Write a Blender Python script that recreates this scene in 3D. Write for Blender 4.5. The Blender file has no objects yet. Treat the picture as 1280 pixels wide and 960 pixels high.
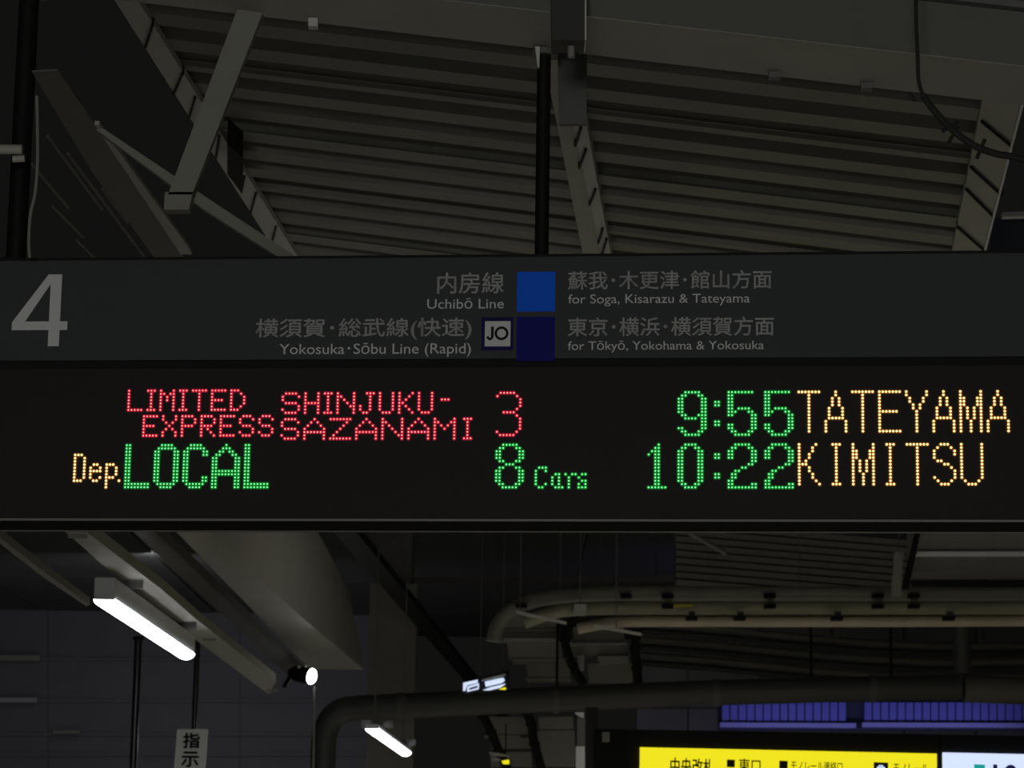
import bpy, bmesh, math, random
from mathutils import Vector, Matrix
random.seed(7)
scene = bpy.context.scene
COL = scene.collection

# ------------------------------------------------------------------ camera
F_PX, PITCH, ROLL, YAW = 3291.4, math.radians(10.7894), math.radians(-0.8324), math.radians(-5.4541)
CAM = Vector((0, 0, 1.65))
cp, sp = math.cos(PITCH), math.sin(PITCH)
cr, sr = math.cos(ROLL), math.sin(ROLL)
R_, U_, F_ = Vector((1, 0, 0)), Vector((0, -sp, cp)), Vector((0, cp, sp))
AX, AY = R_ * cr - U_ * sr, R_ * sr + U_ * cr
cd = bpy.data.cameras.new('camera'); cd.sensor_width = 36; cd.lens = F_PX / 1280 * 36
cam = bpy.data.objects.new('camera', cd); COL.objects.link(cam)
m = Matrix((AX, AY, -F_)).transposed().to_4x4(); m.translation = CAM
cam.matrix_world = m
cd.clip_end = 400
cd.dof.use_dof = True; cd.dof.focus_distance = 6.37; cd.dof.aperture_fstop = 13.0
scene.camera = cam

# ------------------------------------------------------------------ world, lights, exposure
w = bpy.data.worlds.new('night'); scene.world = w; w.use_nodes = True
bg = w.node_tree.nodes['Background']
bg.inputs[0].default_value = (1.0, 0.98, 0.95, 1); bg.inputs[1].default_value = 0.0056
vs = scene.view_settings
vs.view_transform = 'Standard'; vs.look = 'None'; vs.exposure = 0.0; vs.gamma = 1.0
vs.use_curve_mapping = False

def area(name, loc, sx, sy, power, col=(1, 1, 1), direction=(0, 0, -1), spread=math.pi):
    l = bpy.data.lights.new(name, 'AREA'); l.shape = 'RECTANGLE'; l.size = sx; l.size_y = sy
    l.energy = power; l.color = col; l.spread = spread
    o = bpy.data.objects.new(name, l); COL.objects.link(o)
    o.location = loc; o.rotation_euler = Vector(direction).to_track_quat('-Z', 'Y').to_euler()
    return o
# unseen lamps of platform and concourse, plus added fills for sign and far wall
WARM = (1.0, 0.97, 0.88)
area('platform_light', (1.2, -3.5, 2.95), .12, 2.4, 60, WARM)
area('platform_light', (-1.6, -3.5, 2.95), .12, 2.4, 60, WARM)
area('sign_fill_light', (-1.0, -4.5, 2.3), 1.8, 1.0, 125, (1.0, 1.0, .97), (.1, 1, 0))  # unseen frontal fill, added to brighten the departure sign
area('platform_light', (0.4, 3.0, 3.3), .12, 1.2, 8.0, WARM)
area('platform_light', (1.6, 11.5, 2.3), .12, 2.4, 34.0, WARM)
area('platform_light', (-3.2, 12.5, 2.3), .12, 2.4, 34.0, WARM)
area('concourse_light', (2.6, 17.0, 2.1), .2, 3.0, 44.0, (1.0, .95, .8))
area('concourse_light', (0.2, 22.0, 1.7), .2, 2.0, 26.0, (1.0, .97, .88))
area('wall_fill_light', (-4.0, 28.0, 3.4), .2, 6.0, 50.0, (.95, .96, 1.0), (0, .8, -.6))  # added fill, aimed at the far left wall

# ------------------------------------------------------------------ helpers: projection
def ray(px, py):
    return (AX * ((px - 640) / F_PX) + AY * ((480 - py) / F_PX) + F_).normalized()
def hit(px, py, plane):
    o, n = plane; d = ray(px, py)
    return CAM + d * ((o - CAM).dot(n) / d.dot(n))
def depth(y):                      # upright plane across the view at distance y
    return (Vector((0, y, 0)), Vector((0, 1, 0)))
def level(h):                      # level plane h above the camera
    return (CAM + Vector((0, 0, h)), Vector((0, 0, 1)))

# the sign stands upright, turned by YAW; its right side is nearer
SU = Vector((math.cos(YAW), math.sin(YAW), 0)); SN = Vector((math.sin(YAW), -math.cos(YAW), 0)); SZ = Vector((0, 0, 1))
S0 = CAM + Vector((-0.003, 6.2881, 1.05636))
SIGN = (S0, SN)
PIT = 0.008
def sxz(px, py):
    p = hit(px, py, SIGN) - S0
    return p.dot(SU), p.dot(SZ)
def sp3(a, b, off=0.0):
    return S0 + SU * a + SZ * b + SN * off

# slope of roof and cross beam across the platform
hang = (S0 - SN * .10, SN)
pa, pb = hit(400, 29, hang), hit(1228, 125, hang)
SLOPE = (pb.z - pa.z) / (pb - pa).dot(SU)
RU = Vector((SU.x, SU.y, SLOPE)).normalized(); RV = -SN
RN = RU.cross(RV).normalized()
pm = pa + (pb - pa) * ((0 - pa.x) / (pb.x - pa.x))     # beam's underside at x = 0
BEAMPL = (pm, RN)
def roofplane(dh):
    return (pm + Vector((0, 0, dh)), RN)

# ------------------------------------------------------------------ materials
def mat(name, col, rough=.6, metal=0.0, emit=None, estr=0.0, noise=0.0, nscale=8.0, bump=0.0, sampling=None, spec=.5):
    M = bpy.data.materials.new(name); M.use_nodes = True
    nt = M.node_tree; b = nt.nodes['Principled BSDF']
    b.inputs['Base Color'].default_value = (*col, 1)
    b.inputs['Roughness'].default_value = rough; b.inputs['Metallic'].default_value = metal
    b.inputs['Specular IOR Level'].default_value = spec
    if emit:
        b.inputs['Emission Color'].default_value = (*emit, 1); b.inputs['Emission Strength'].default_value = estr
    if noise or bump:
        tc = nt.nodes.new('ShaderNodeTexCoord'); n = nt.nodes.new('ShaderNodeTexNoise')
        n.inputs['Scale'].default_value = nscale; n.inputs['Detail'].default_value = 5
        nt.links.new(tc.outputs['Object'], n.inputs['Vector'])
        if noise:
            mx = nt.nodes.new('ShaderNodeMix'); mx.data_type = 'RGBA'
            mx.inputs['A'].default_value = (*[c * (1 - noise) for c in col], 1)
            mx.inputs['B'].default_value = (*[min(1, c * (1 + noise)) for c in col], 1)
            nt.links.new(n.outputs['Fac'], mx.inputs['Factor'])
            nt.links.new(mx.outputs['Result'], b.inputs['Base Color'])
        if bump:
            bp = nt.nodes.new('ShaderNodeBump'); bp.inputs['Strength'].default_value = bump; bp.inputs['Distance'].default_value = .01
            nt.links.new(n.outputs['Fac'], bp.inputs['Height']); nt.links.new(bp.outputs['Normal'], b.inputs['Normal'])
    if sampling: M.cycles.emission_sampling = sampling
    return M
MT = dict(
    roof=mat('galvanised_roof', (.245, .245, .215), .65, noise=.25, nscale=3, bump=.1),
    beam=mat('beige_beam_paint', (.42, .42, .36), .6, noise=.15, nscale=6, bump=.1),
    beam_dark=mat('dark_grey_steel', (.13, .13, .125), .6, noise=.2),  # plain darker grey steel
    beam_mid=mat('grey_steel_paint', (.26, .26, .23), .6, noise=.2),
    brace=mat('greyed_brace_paint', (.24, .24, .205), .7, noise=.12, nscale=6, bump=.1),
    bigbeam=mat('dark_beam_paint', (.14, .14, .13), .7, noise=.15, nscale=6),  # darker tone than the other roof beams
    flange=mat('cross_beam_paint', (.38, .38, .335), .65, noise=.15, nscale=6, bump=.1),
    ductr=mat('pale_duct_paint', (.17, .17, .14), .5, noise=.25, nscale=4),  # lighter tone for the right-hand duct run
    tie=mat('greyed_tie_paint', (.24, .24, .20), .7, noise=.12, nscale=6),
    web=mat('dark_web_paint', (.125, .13, .11), .7, noise=.12, nscale=4),  # web of the same beam, toned darker than its flange
    clampbox2=mat('dull_plate_paint', (.11, .115, .11), .7, noise=.2, nscale=8),
    clampbox=mat('dark_clamp_paint', (.045, .045, .045), .7, noise=.2, nscale=8),
    girder=mat('girder_paint', (.62, .61, .54), .65, noise=.14, nscale=2, bump=.1),
    beam_lite=mat('pale_steel_paint', (.58, .58, .54), .55, noise=.1),
    black=mat('black_steel', (.010, .010, .010), .6, spec=.15),
    dark=mat('dark_rubber', (.02, .02, .02), .8),
    case=mat('sign_case_black', (.022, .022, .022), .9, spec=.05),
    edge_highlight=mat('edge_highlight_trim', (.20, .20, .19), .6),
    face=mat('sign_face_charcoal', (.062, .065, .07), .75, noise=.04, nscale=30, spec=.2),
    board=mat('led_board_black', (.036, .034, .034), .9, noise=.06, nscale=120, bump=.2, spec=.1),
    text=mat('sign_grey_lettering', (.72, .73, .73), .7, spec=.2),
    blue=mat('line_colour_blue', (.004, .14, 1.0), .7, spec=.2),
    navy=mat('line_colour_navy', (.008, .006, .19), .7, spec=.2),
    navy2=mat('badge_border_navy', (.008, .007, .09), .7, spec=.2),
    ink=mat('black_ink', (.01, .01, .01), .7, spec=.2),
    concrete=mat('platform_concrete', (.34, .33, .31), .85, noise=.2, nscale=3, bump=.2),
    wall=mat('dark_far_wall', (.26, .26, .24), .8, noise=.25, nscale=2),
    siding=mat('grey_siding', (.16, .16, .18), .55, noise=.2, nscale=2),
    ledge=mat('ledge_glint', (.42, .42, .46), .4, noise=.4, nscale=1.2),
    pipe=mat('grey_pipe_cover', (.25, .25, .205), .5, noise=.25, nscale=4),
    pipe2=mat('beige_pipe_cover', (.34, .335, .23), .5, noise=.25, nscale=4),
    pipe3=mat('pinkish_pipe_cover', (.52, .44, .32), .5, noise=.3, nscale=4),
    duct=mat('dull_grey_duct', (.085, .088, .082), .5, noise=.2, nscale=3),
    white=mat('white_enamel', (.75, .76, .78), .5),
    lamp=mat('lamp_diffuser', (.9, .9, .9), .5, emit=(.93, .96, 1), estr=8.0),
    spot=mat('spotlight_glass', (.9, .9, .9), .5, emit=(.95, .97, 1), estr=14.0),
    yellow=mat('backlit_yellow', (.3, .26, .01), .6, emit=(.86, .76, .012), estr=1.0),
    backlit=mat('backlit_white', (.5, .5, .55), .6, emit=(.66, .76, 1.0), estr=1.0),
    yink=mat('sign_dark_ink', (.02, .012, .0), .7),
    nink=mat('sign_navy_ink', (.02, .015, .10), .7, emit=(.02, .015, .10), estr=.4),
    teal=mat('sign_teal', (.02, .38, .33), .6, emit=(.01, .36, .32), estr=.8),
    blue_lit_wall=mat('blue_lit_fascia', (.10, .10, .34), .6, noise=.15),  # blue of the lamps there put into the fascia colour
)
def led(name, core, halo_col):  # dim glowing ring round each lens stands in for bloom
    return (mat(name + '_lens', (.02, .02, .02), .6, emit=core, estr=1.0, sampling='NONE'),
            mat(name + '_rim', (.02, .02, .02), .6, emit=halo_col, estr=1.0, sampling='NONE'))  # bloom halo drawn round the lens
LED = dict(red=led('red_led', (2.6, .62, .42), (.40, .0, .03)),
           green=led('green_led', (.42, 2.0, .72), (.0, .19, .014)),
           orange=led('orange_led', (2.0, 1.45, .62), (.27, .085, .0)))

# ------------------------------------------------------------------ mesh building
class MB:
    def __init__(s): s.v = []; s.f = []; s.mi = []
    def add(s, vs_, fs, mi=0):
        b = len(s.v); s.v += [Vector(p) for p in vs_]; s.f += [tuple(b + i for i in f) for f in fs]; s.mi += [mi] * len(fs)
        return s
    def hull(s, q):                 # eight corners: bottom loop of 4, top loop of 4
        return s.add(q, [(3, 2, 1, 0), (4, 5, 6, 7), (0, 1, 5, 4), (1, 2, 6, 5), (2, 3, 7, 6), (3, 0, 4, 7)])
    def box(s, c, x, y, z, ax=None):
        c = Vector(c); X, Y, Z = ax or (Vector((1, 0, 0)), Vector((0, 1, 0)), Vector((0, 0, 1)))
        X = X * (x / 2); Y = Y * (y / 2); Z = Z * (z / 2)
        return s.hull([c - X - Y - Z, c + X - Y - Z, c + X + Y - Z, c - X + Y - Z, c - X - Y + Z, c + X - Y + Z, c + X + Y + Z, c - X + Y + Z])
    def prism(s, pts, off):
        n = len(pts); off = Vector(off)
        return s.add(list(pts) + [p + off for p in pts],
                     [tuple(range(n))[::-1], tuple(range(n, 2 * n))] + [(i, (i + 1) % n, n + (i + 1) % n, n + i) for i in range(n)])
    def tube(s, path, r, n=12, cap=True):
        path = [Vector(p) for p in path]; rings = []
        rr = r if isinstance(r, (list, tuple)) else [r] * len(path)
        ref = None
        for i, p in enumerate(path):
            t = (path[min(i + 1, len(path) - 1)] - path[max(i - 1, 0)]).normalized()
            if ref is None:
                ref = t.cross(Vector((0, 0, 1)) if abs(t.z) < .9 else Vector((1, 0, 0))).normalized()
            ref = (ref - t * ref.dot(t)).normalized(); b = t.cross(ref)
            rings.append([p + (ref * math.cos(a) + b * math.sin(a)) * rr[i] for a in [2 * math.pi * k / n for k in range(n)]])
        vs_ = [q for rg in rings for q in rg]; fs = []
        for i in range(len(path) - 1):
            for k in range(n):
                fs.append((i * n + k, i * n + (k + 1) % n, (i + 1) * n + (k + 1) % n, (i + 1) * n + k))
        if cap: fs += [tuple(range(n))[::-1], tuple(range((len(path) - 1) * n, len(path) * n))]
        return s.add(vs_, fs)
    def build(s, name, mats, root=None, parent=None, smooth=False, bevel=0, fix=True):
        me = bpy.data.meshes.new(name)
        L = root.location if root else Vector((0, 0, 0))
        me.from_pydata([p - L for p in s.v], [], s.f)
        for mm in (mats if isinstance(mats, (list, tuple)) else [mats]): me.materials.append(mm)
        me.polygons.foreach_set('material_index', s.mi)
        if fix:
            bm = bmesh.new(); bm.from_mesh(me); bmesh.ops.recalc_face_normals(bm, faces=bm.faces); bm.to_mesh(me); bm.free()
        if smooth:
            me.polygons.foreach_set('use_smooth', [True] * len(me.polygons)); me.set_sharp_from_angle(angle=math.radians(40))
        o = bpy.data.objects.new(name, me); COL.objects.link(o)
        if bevel:
            md = o.modifiers.new('bevel', 'BEVEL'); md.width = bevel; md.segments = 2; md.limit_method = 'ANGLE'
        if parent or root: o.parent = parent or root
        return o
def tag(o, label=None, cat=None, group=None, kind=None):
    for k, v in (('label', label), ('category', cat), ('group', group), ('kind', kind)):
        if v: o[k] = v
    return o
def thing(name, loc, label, cat, group=None, kind=None):
    o = bpy.data.objects.new(name, None); COL.objects.link(o); o.location = loc
    o.empty_display_size = .1
    return tag(o, label, cat, group, kind)
def rod_up(x, y, Y, root, r=.0045):
    a = hit(x, y, depth(Y)); b = a.copy(); b.z = 5.262
    if root.type == 'EMPTY': MB().tube([a, b], r, 6).build('hanger_rod', MT['beam_dark'], root)
    else: MB().tube([a, b], r, 6).build('hanger_rod', MT['beam_dark'], None, root)
def poly(pts, plane): return [hit(x, y, plane) for x, y in pts]
def slab(pts, plane, off): return MB().prism(poly(pts, plane), off)
UP = Vector((0, 0, 1)); BACK = Vector((0, 1, 0))
def smoothpath(p, n=6):
    p = [Vector(q) for q in p]; out = []
    for i in range(len(p) - 1):
        a, b, c, d = p[max(i - 1, 0)], p[i], p[i + 1], p[min(i + 2, len(p) - 1)]
        for k in range(n):
            t = k / n
            out.append(.5 * ((2 * b) + (c - a) * t + (2 * a - 5 * b + 4 * c - d) * t * t + (3 * b - a - 3 * c + d) * t ** 3))
    return out + [p[-1]]
def text_mesh(s, thick=0.0):
    cu = bpy.data.curves.new('lettering', 'FONT'); cu.body = s; cu.size = 1.0; cu.offset = thick; cu.resolution_u = 4
    cu.fill_mode = 'FRONT' if hasattr(cu, 'fill_mode') else cu.fill_mode
    o = bpy.data.objects.new('lettering', cu); COL.objects.link(o)
    dg = bpy.context.evaluated_depsgraph_get(); dg.update()
    me = o.evaluated_get(dg).to_mesh()
    v = [p.co.copy() for p in me.vertices]; f = [tuple(q.vertices) for q in me.polygons]
    bpy.data.objects.remove(o); bpy.data.curves.remove(cu)
    return v, f
def text_on(s, box, frame, material, root, parent, thick=0.0, lift=.0015, name='lettering'):
    """box = (a0, b0, a1, b1) in the frame's own metres (a right, b up); frame = origin, U, V, N"""
    v, f = text_mesh(s, 0.0)
    x0 = min(p.x for p in v); x1 = max(p.x for p in v); y0 = min(p.y for p in v); y1 = max(p.y for p in v)
    a0, b0, a1, b1 = box; O, U, V, N = frame
    mb = MB(); th = thick * (b1 - b0)
    for (ox, oy) in (((0, 0),) if thick < .006 else ((-th, 0), (th, 0), (0, th), (0, -th), (0, 0))): mb.add([O + U * (ox + a0 + (p.x - x0) / (x1 - x0) * (a1 - a0)) + V * (oy + b0 + (p.y - y0) / (y1 - y0) * (b1 - b0)) + N * lift for p in v], f)
    return mb.build(name, material, root, parent, fix=False)

# ================================================================== LARGE STRUCTURE
floor = MB().box((1, 18, -.1), 34, 60, .2).build('floor', MT['concrete']); tag(floor, kind='structure')

# corrugated roof: laid across the platform, each sheet a piece, between the two edge beams
roof = thing('ceiling', (0, 6, 4.0), None, None, kind='structure')
RH = .30
RP = roofplane(RH)
def ruv(px, py):
    p = hit(px, py, RP) - RP[0]; return p.dot(RU), p.dot(RV)
lu0, lv0 = ruv(158, 0); lu1, lv1 = ruv(353, 310)
eu0, ev0 = ruv(1279, 130); eu1, ev1 = ruv(1228, 316)
def left_u(v): return lu0 + (lu1 - lu0) * (v - lv0) / (lv1 - lv0)
def right_u(v): return eu0 + (eu1 - eu0) * (v - ev0) / (ev1 - ev0)
pitch = .25
def rp(u, v, h): return RP[0] + RU * u + RV * v + RN * h
v = -9.0; k = 0
prof = [(0, 0), (.12, 0), (.15, .07), (.22, .07), (.25, 0)]
while v < 4.6:
    mb = MB(); pts = []
    for r_ in range(3):
        for (dv, dh) in prof[:-1]: pts.append((v + r_ * pitch + dv, dh))
    pts.append((v + 3 * pitch + .02, 0))
    drop = .012 if k % 2 else 0
    lo = [(p[0], p[1] - drop) for p in pts]
    for i in range(len(lo) - 1):
        (va, ha), (vb, hb) = lo[i], lo[i + 1]
        mb.hull([rp(left_u(va), va, ha), rp(right_u(va), va, ha), rp(right_u(vb), vb, hb), rp(left_u(vb), vb, hb),
                 rp(left_u(va), va, ha + .004), rp(right_u(va), va, ha + .004), rp(right_u(vb), vb, hb + .004), rp(left_u(vb), vb, hb + .004)])
    mb.build('roof_sheet', MT['roof'], roof)
    v += 3 * pitch; k += 1

for i in range(9):
    for j in range(6):
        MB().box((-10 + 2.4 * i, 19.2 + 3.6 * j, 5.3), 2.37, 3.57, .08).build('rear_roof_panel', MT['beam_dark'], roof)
ZR = 5.262
# far wall of boards across the tracks, low on the left
wl = thing('wall_left', (-8, 36, 0), None, None, kind='structure')
bands = [640, 700, 760, 823, 875, 917, 942, 985, 1030]
for i in range(len(bands) - 1):
    y0, y1 = bands[i], bands[i + 1]
    for (x0, x1) in ((-160, 60), (60, 300), (300, 470)):
        MB().prism(poly([(x0 + .3, y0 + 3), (x1 - .3, y0 + 3), (x1 - .3, y1 - .5), (x0 + .3, y1 - .5)], depth(36)), (0, .1, 0)).build('siding_board', MT['siding'], wl)
    lg = MB().prism(poly([(-160, y0 - 1), (470, y0 - 1), (470, y0 + 3), (-160, y0 + 3)], depth(35.93)), (0, .1, 0)).build('ledge', MT['siding'], wl)
for (x0, x1, y0, y1) in ((-160, 46, 872, 878), (-160, 50, 819, 826), (66, 100, 913, 917)):  # short bright strips painting the light caught on the ledges
    MB().prism(poly([(x0, y0), (x1, y0), (x1, y1), (x0, y1)], depth(35.6)), (0, .1, 0)).build('ledge_glint', MT['ledge'] if y0 == 872 else MT['beam_mid'], wl)
wb = MB().prism(poly([(-400, 500), (480, 500), (480, 1200), (-400, 1200)], depth(36.4)), (0, .2, 0)).build('backing', MT['black'], wl)
# far wall of the stairwell block, low on the right
wr = thing('wall_right', (4, 32, 0), None, None, kind='structure')
xs = [796, 860, 950, 1040, 1130, 1220, 1330]
ys = [776, 830, 885, 960, 1040]
for i in range(len(xs) - 1):
    for j in range(len(ys) - 1):
        MB().prism(poly([(xs[i] + 1, ys[j] + 1), (xs[i + 1] - 1, ys[j] + 1), (xs[i + 1] - 1, ys[j + 1] - 1), (xs[i] + 1, ys[j + 1] - 1)], depth(32)), (0, .12, 0)).build('wall_panel', MT['wall'], wr)

# ================================================================== THE DEPARTURE SIGN
# sign-plane coordinates of the case
ax0, _ = sxz(-70, 480); ax1, _ = sxz(1345, 480)
ztop = sxz(640, 320.5)[1]; zsplit = sxz(640, 453.5)[1]; zbot = sxz(640, 652)[1]
TH = .185
board = thing('departure_board', sp3(0, zbot - .02, -TH / 2), 'long black hanging platform sign with grey lettering over lit dot-matrix train times', 'sign')
AXS = (SU, -SN, SZ)
cx = (ax0 + ax1) / 2; wx = ax1 - ax0
MB().box(sp3(cx, (ztop + zbot) / 2, -TH / 2 - .004), wx, TH - .008, ztop - zbot, AXS).build('case', MT['case'], board, bevel=.004)
face = MB().box(sp3(cx, (ztop + zsplit) / 2 + .004, -.001), wx - .004, .008, ztop - zsplit - .012, AXS).build('name_panel', MT['face'], board)
disp = MB().box(sp3(cx, (zsplit + zbot) / 2 - .003, -.004), wx - .004, .006, zsplit - zbot - .016, AXS).build('display_panel', MT['board'], board)
MB().box(sp3(cx, zbot + .003, .001), wx, .006, .005, AXS).build('front_edge_highlight', MT['edge_highlight'], board)  # pale strips here and behind draw the case's lower edge highlights
MB().box(sp3(cx, zbot + .001, -TH + .006), wx, .014, .006, AXS).build('rear_edge_highlight', MT['edge_highlight'], board)
MB().box(sp3(cx, ztop + .001, .001), wx, .010, .006, AXS).build('top_trim', MT['case'], board)

SF = (S0, SU, SZ, SN)
def sbox(x0, y0, x1, y1):          # pixel box (upper left, lower right) to sign metres
    a0, b1 = sxz(x0, y0); a1, b0 = sxz(x1, y1); ym = sxz((x0 + x1) / 2, y0)[1]; yb = sxz((x0 + x1) / 2, y1)[1]
    a0 = (sxz(x0, y0)[0] + sxz(x0, y1)[0]) / 2; a1 = (sxz(x1, y0)[0] + sxz(x1, y1)[0]) / 2
    return a0, yb, a1, ym
LIFT = .0045
def srect(x0, y0, x1, y1, material, name, lift):
    a0, b0, a1, b1 = sbox(x0, y0, x1, y1)
    return MB().box(sp3((a0 + a1) / 2, (b0 + b1) / 2, lift), a1 - a0, .0008, b1 - b0, AXS).build(name, material, board, face)
tag(srect(646.5, 340.2, 694.2, 389.8, MT['blue'], 'colour_square', .0035), 'bright blue line square')
tag(srect(645.8, 396.4, 693.7, 451.8, MT['navy'], 'colour_square', .0035), 'dark navy line square')
tag(srect(602, 397.0, 641.5, 438, MT['navy2'], 'line_badge_border', .0035), 'dark navy badge border')
tag(srect(606.3, 401.9, 638.3, 433.4, MT['text'], 'line_badge', .0042), 'grey line badge')
def stext(s, box, material='text', thick=0.0, lift=LIFT):
    return text_on(s, sbox(*box), SF, MT[material], board, face, thick, lift)
# the big platform number, drawn as its own outline
def four():
    a0, b0, a1, b1 = sbox(16.4, 343.6, 85.6, 433.3)
    W = a1 - a0; H = b1 - b0
    def P(u, v_): return sp3(a0 + W * u, b0 + H * v_, LIFT)
    o = [(.62, 1), (.865, 1), (.865, .345), (1, .345), (1, .225), (.865, .225), (.865, 0), (.665, 0), (.665, .225), (0, .225), (0, .335)]
    inn = [(.235, .345), (.665, .345), (.665, .865)]
    mb = MB()
    vs_ = [P(*q) for q in o + inn]
    mb.add(vs_, [(0, 1, 13), (1, 2, 12, 13), (2, 3, 4, 5), (2, 5, 8, 12), (5, 6, 7, 8), (8, 9, 11, 12), (9, 10, 11), (10, 0, 13, 11)])
    return mb.build('platform_number', MT['text'], board, face, fix=False)
four()
stext('内房線', (547.2, 341.3, 630, 367.2), thick=.010)
stext('Uchibō Line', (534.4, 373.4, 630, 386.3), thick=.004)
stext('横須賀･総武線(快速)', (320.2, 398.4, 589.4, 425.0), thick=.010)
stext('Yokosuka･Sōbu Line (Rapid)', (349.8, 429.2, 588.8, 446.9), thick=.004)
stext('蘇我･木更津･館山方面', (710.2, 338.9, 964.4, 361.6), thick=.010)
stext('for Soga, Kisarazu & Tateyama', (710.4, 367.9, 937.2, 382.9), thick=.002)
stext('東京･横浜･横須賀方面', (710.2, 396.9, 967.3, 420.2), thick=.010)
stext('for Tōkyō, Yokohama & Yokosuka', (710.0, 426.2, 954.8, 440.9), thick=.002)
def badge_letters():
    a0, b0, a1, b1 = sbox(608.3, 408.6, 635.9, 425.8); H = b1 - b0; T = H * .19
    def P(x, y): return sp3(x, y, .0052)
    mb = MB()
    jx = a0 + H * .52                      # J: stem and hook
    mb.add([P(jx - T, b0 + H * .34), P(jx, b0 + H * .34), P(jx, b1), P(jx - T, b1)], [(0, 1, 2, 3)])
    c = (jx - H * .27, b0 + H * .34); n = 10; v_ = []
    for k in range(n + 1):
        a = -math.pi * k / n * .92
        for rr, ry in ((H * .27, H * .34), (H * .27 - T, H * .34 - T * .9)): v_.append(P(c[0] + rr * math.cos(a), c[1] + ry * math.sin(a)))
    mb.add(v_, [(2 * k, 2 * k + 1, 2 * k + 3, 2 * k + 2) for k in range(n)])
    mb.build('lettering', MT['ink'], board, face, fix=False)
    mb = MB(); ox = a1 - H * .5; oy = b0 + H * .5; n = 28; v_ = []
    for k in range(n):
        a = 2 * math.pi * k / n
        for rr in (H * .5, H * .5 - T * .95): v_.append(P(ox + rr * math.cos(a), oy + rr * math.sin(a)))
    mb.add(v_, [(2 * k, 2 * k + 1, (2 * k + 3) % (2 * n), (2 * k + 2) % (2 * n)) for k in range(n)])
    mb.build('lettering', MT['ink'], board, face, fix=False)
badge_letters()

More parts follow.
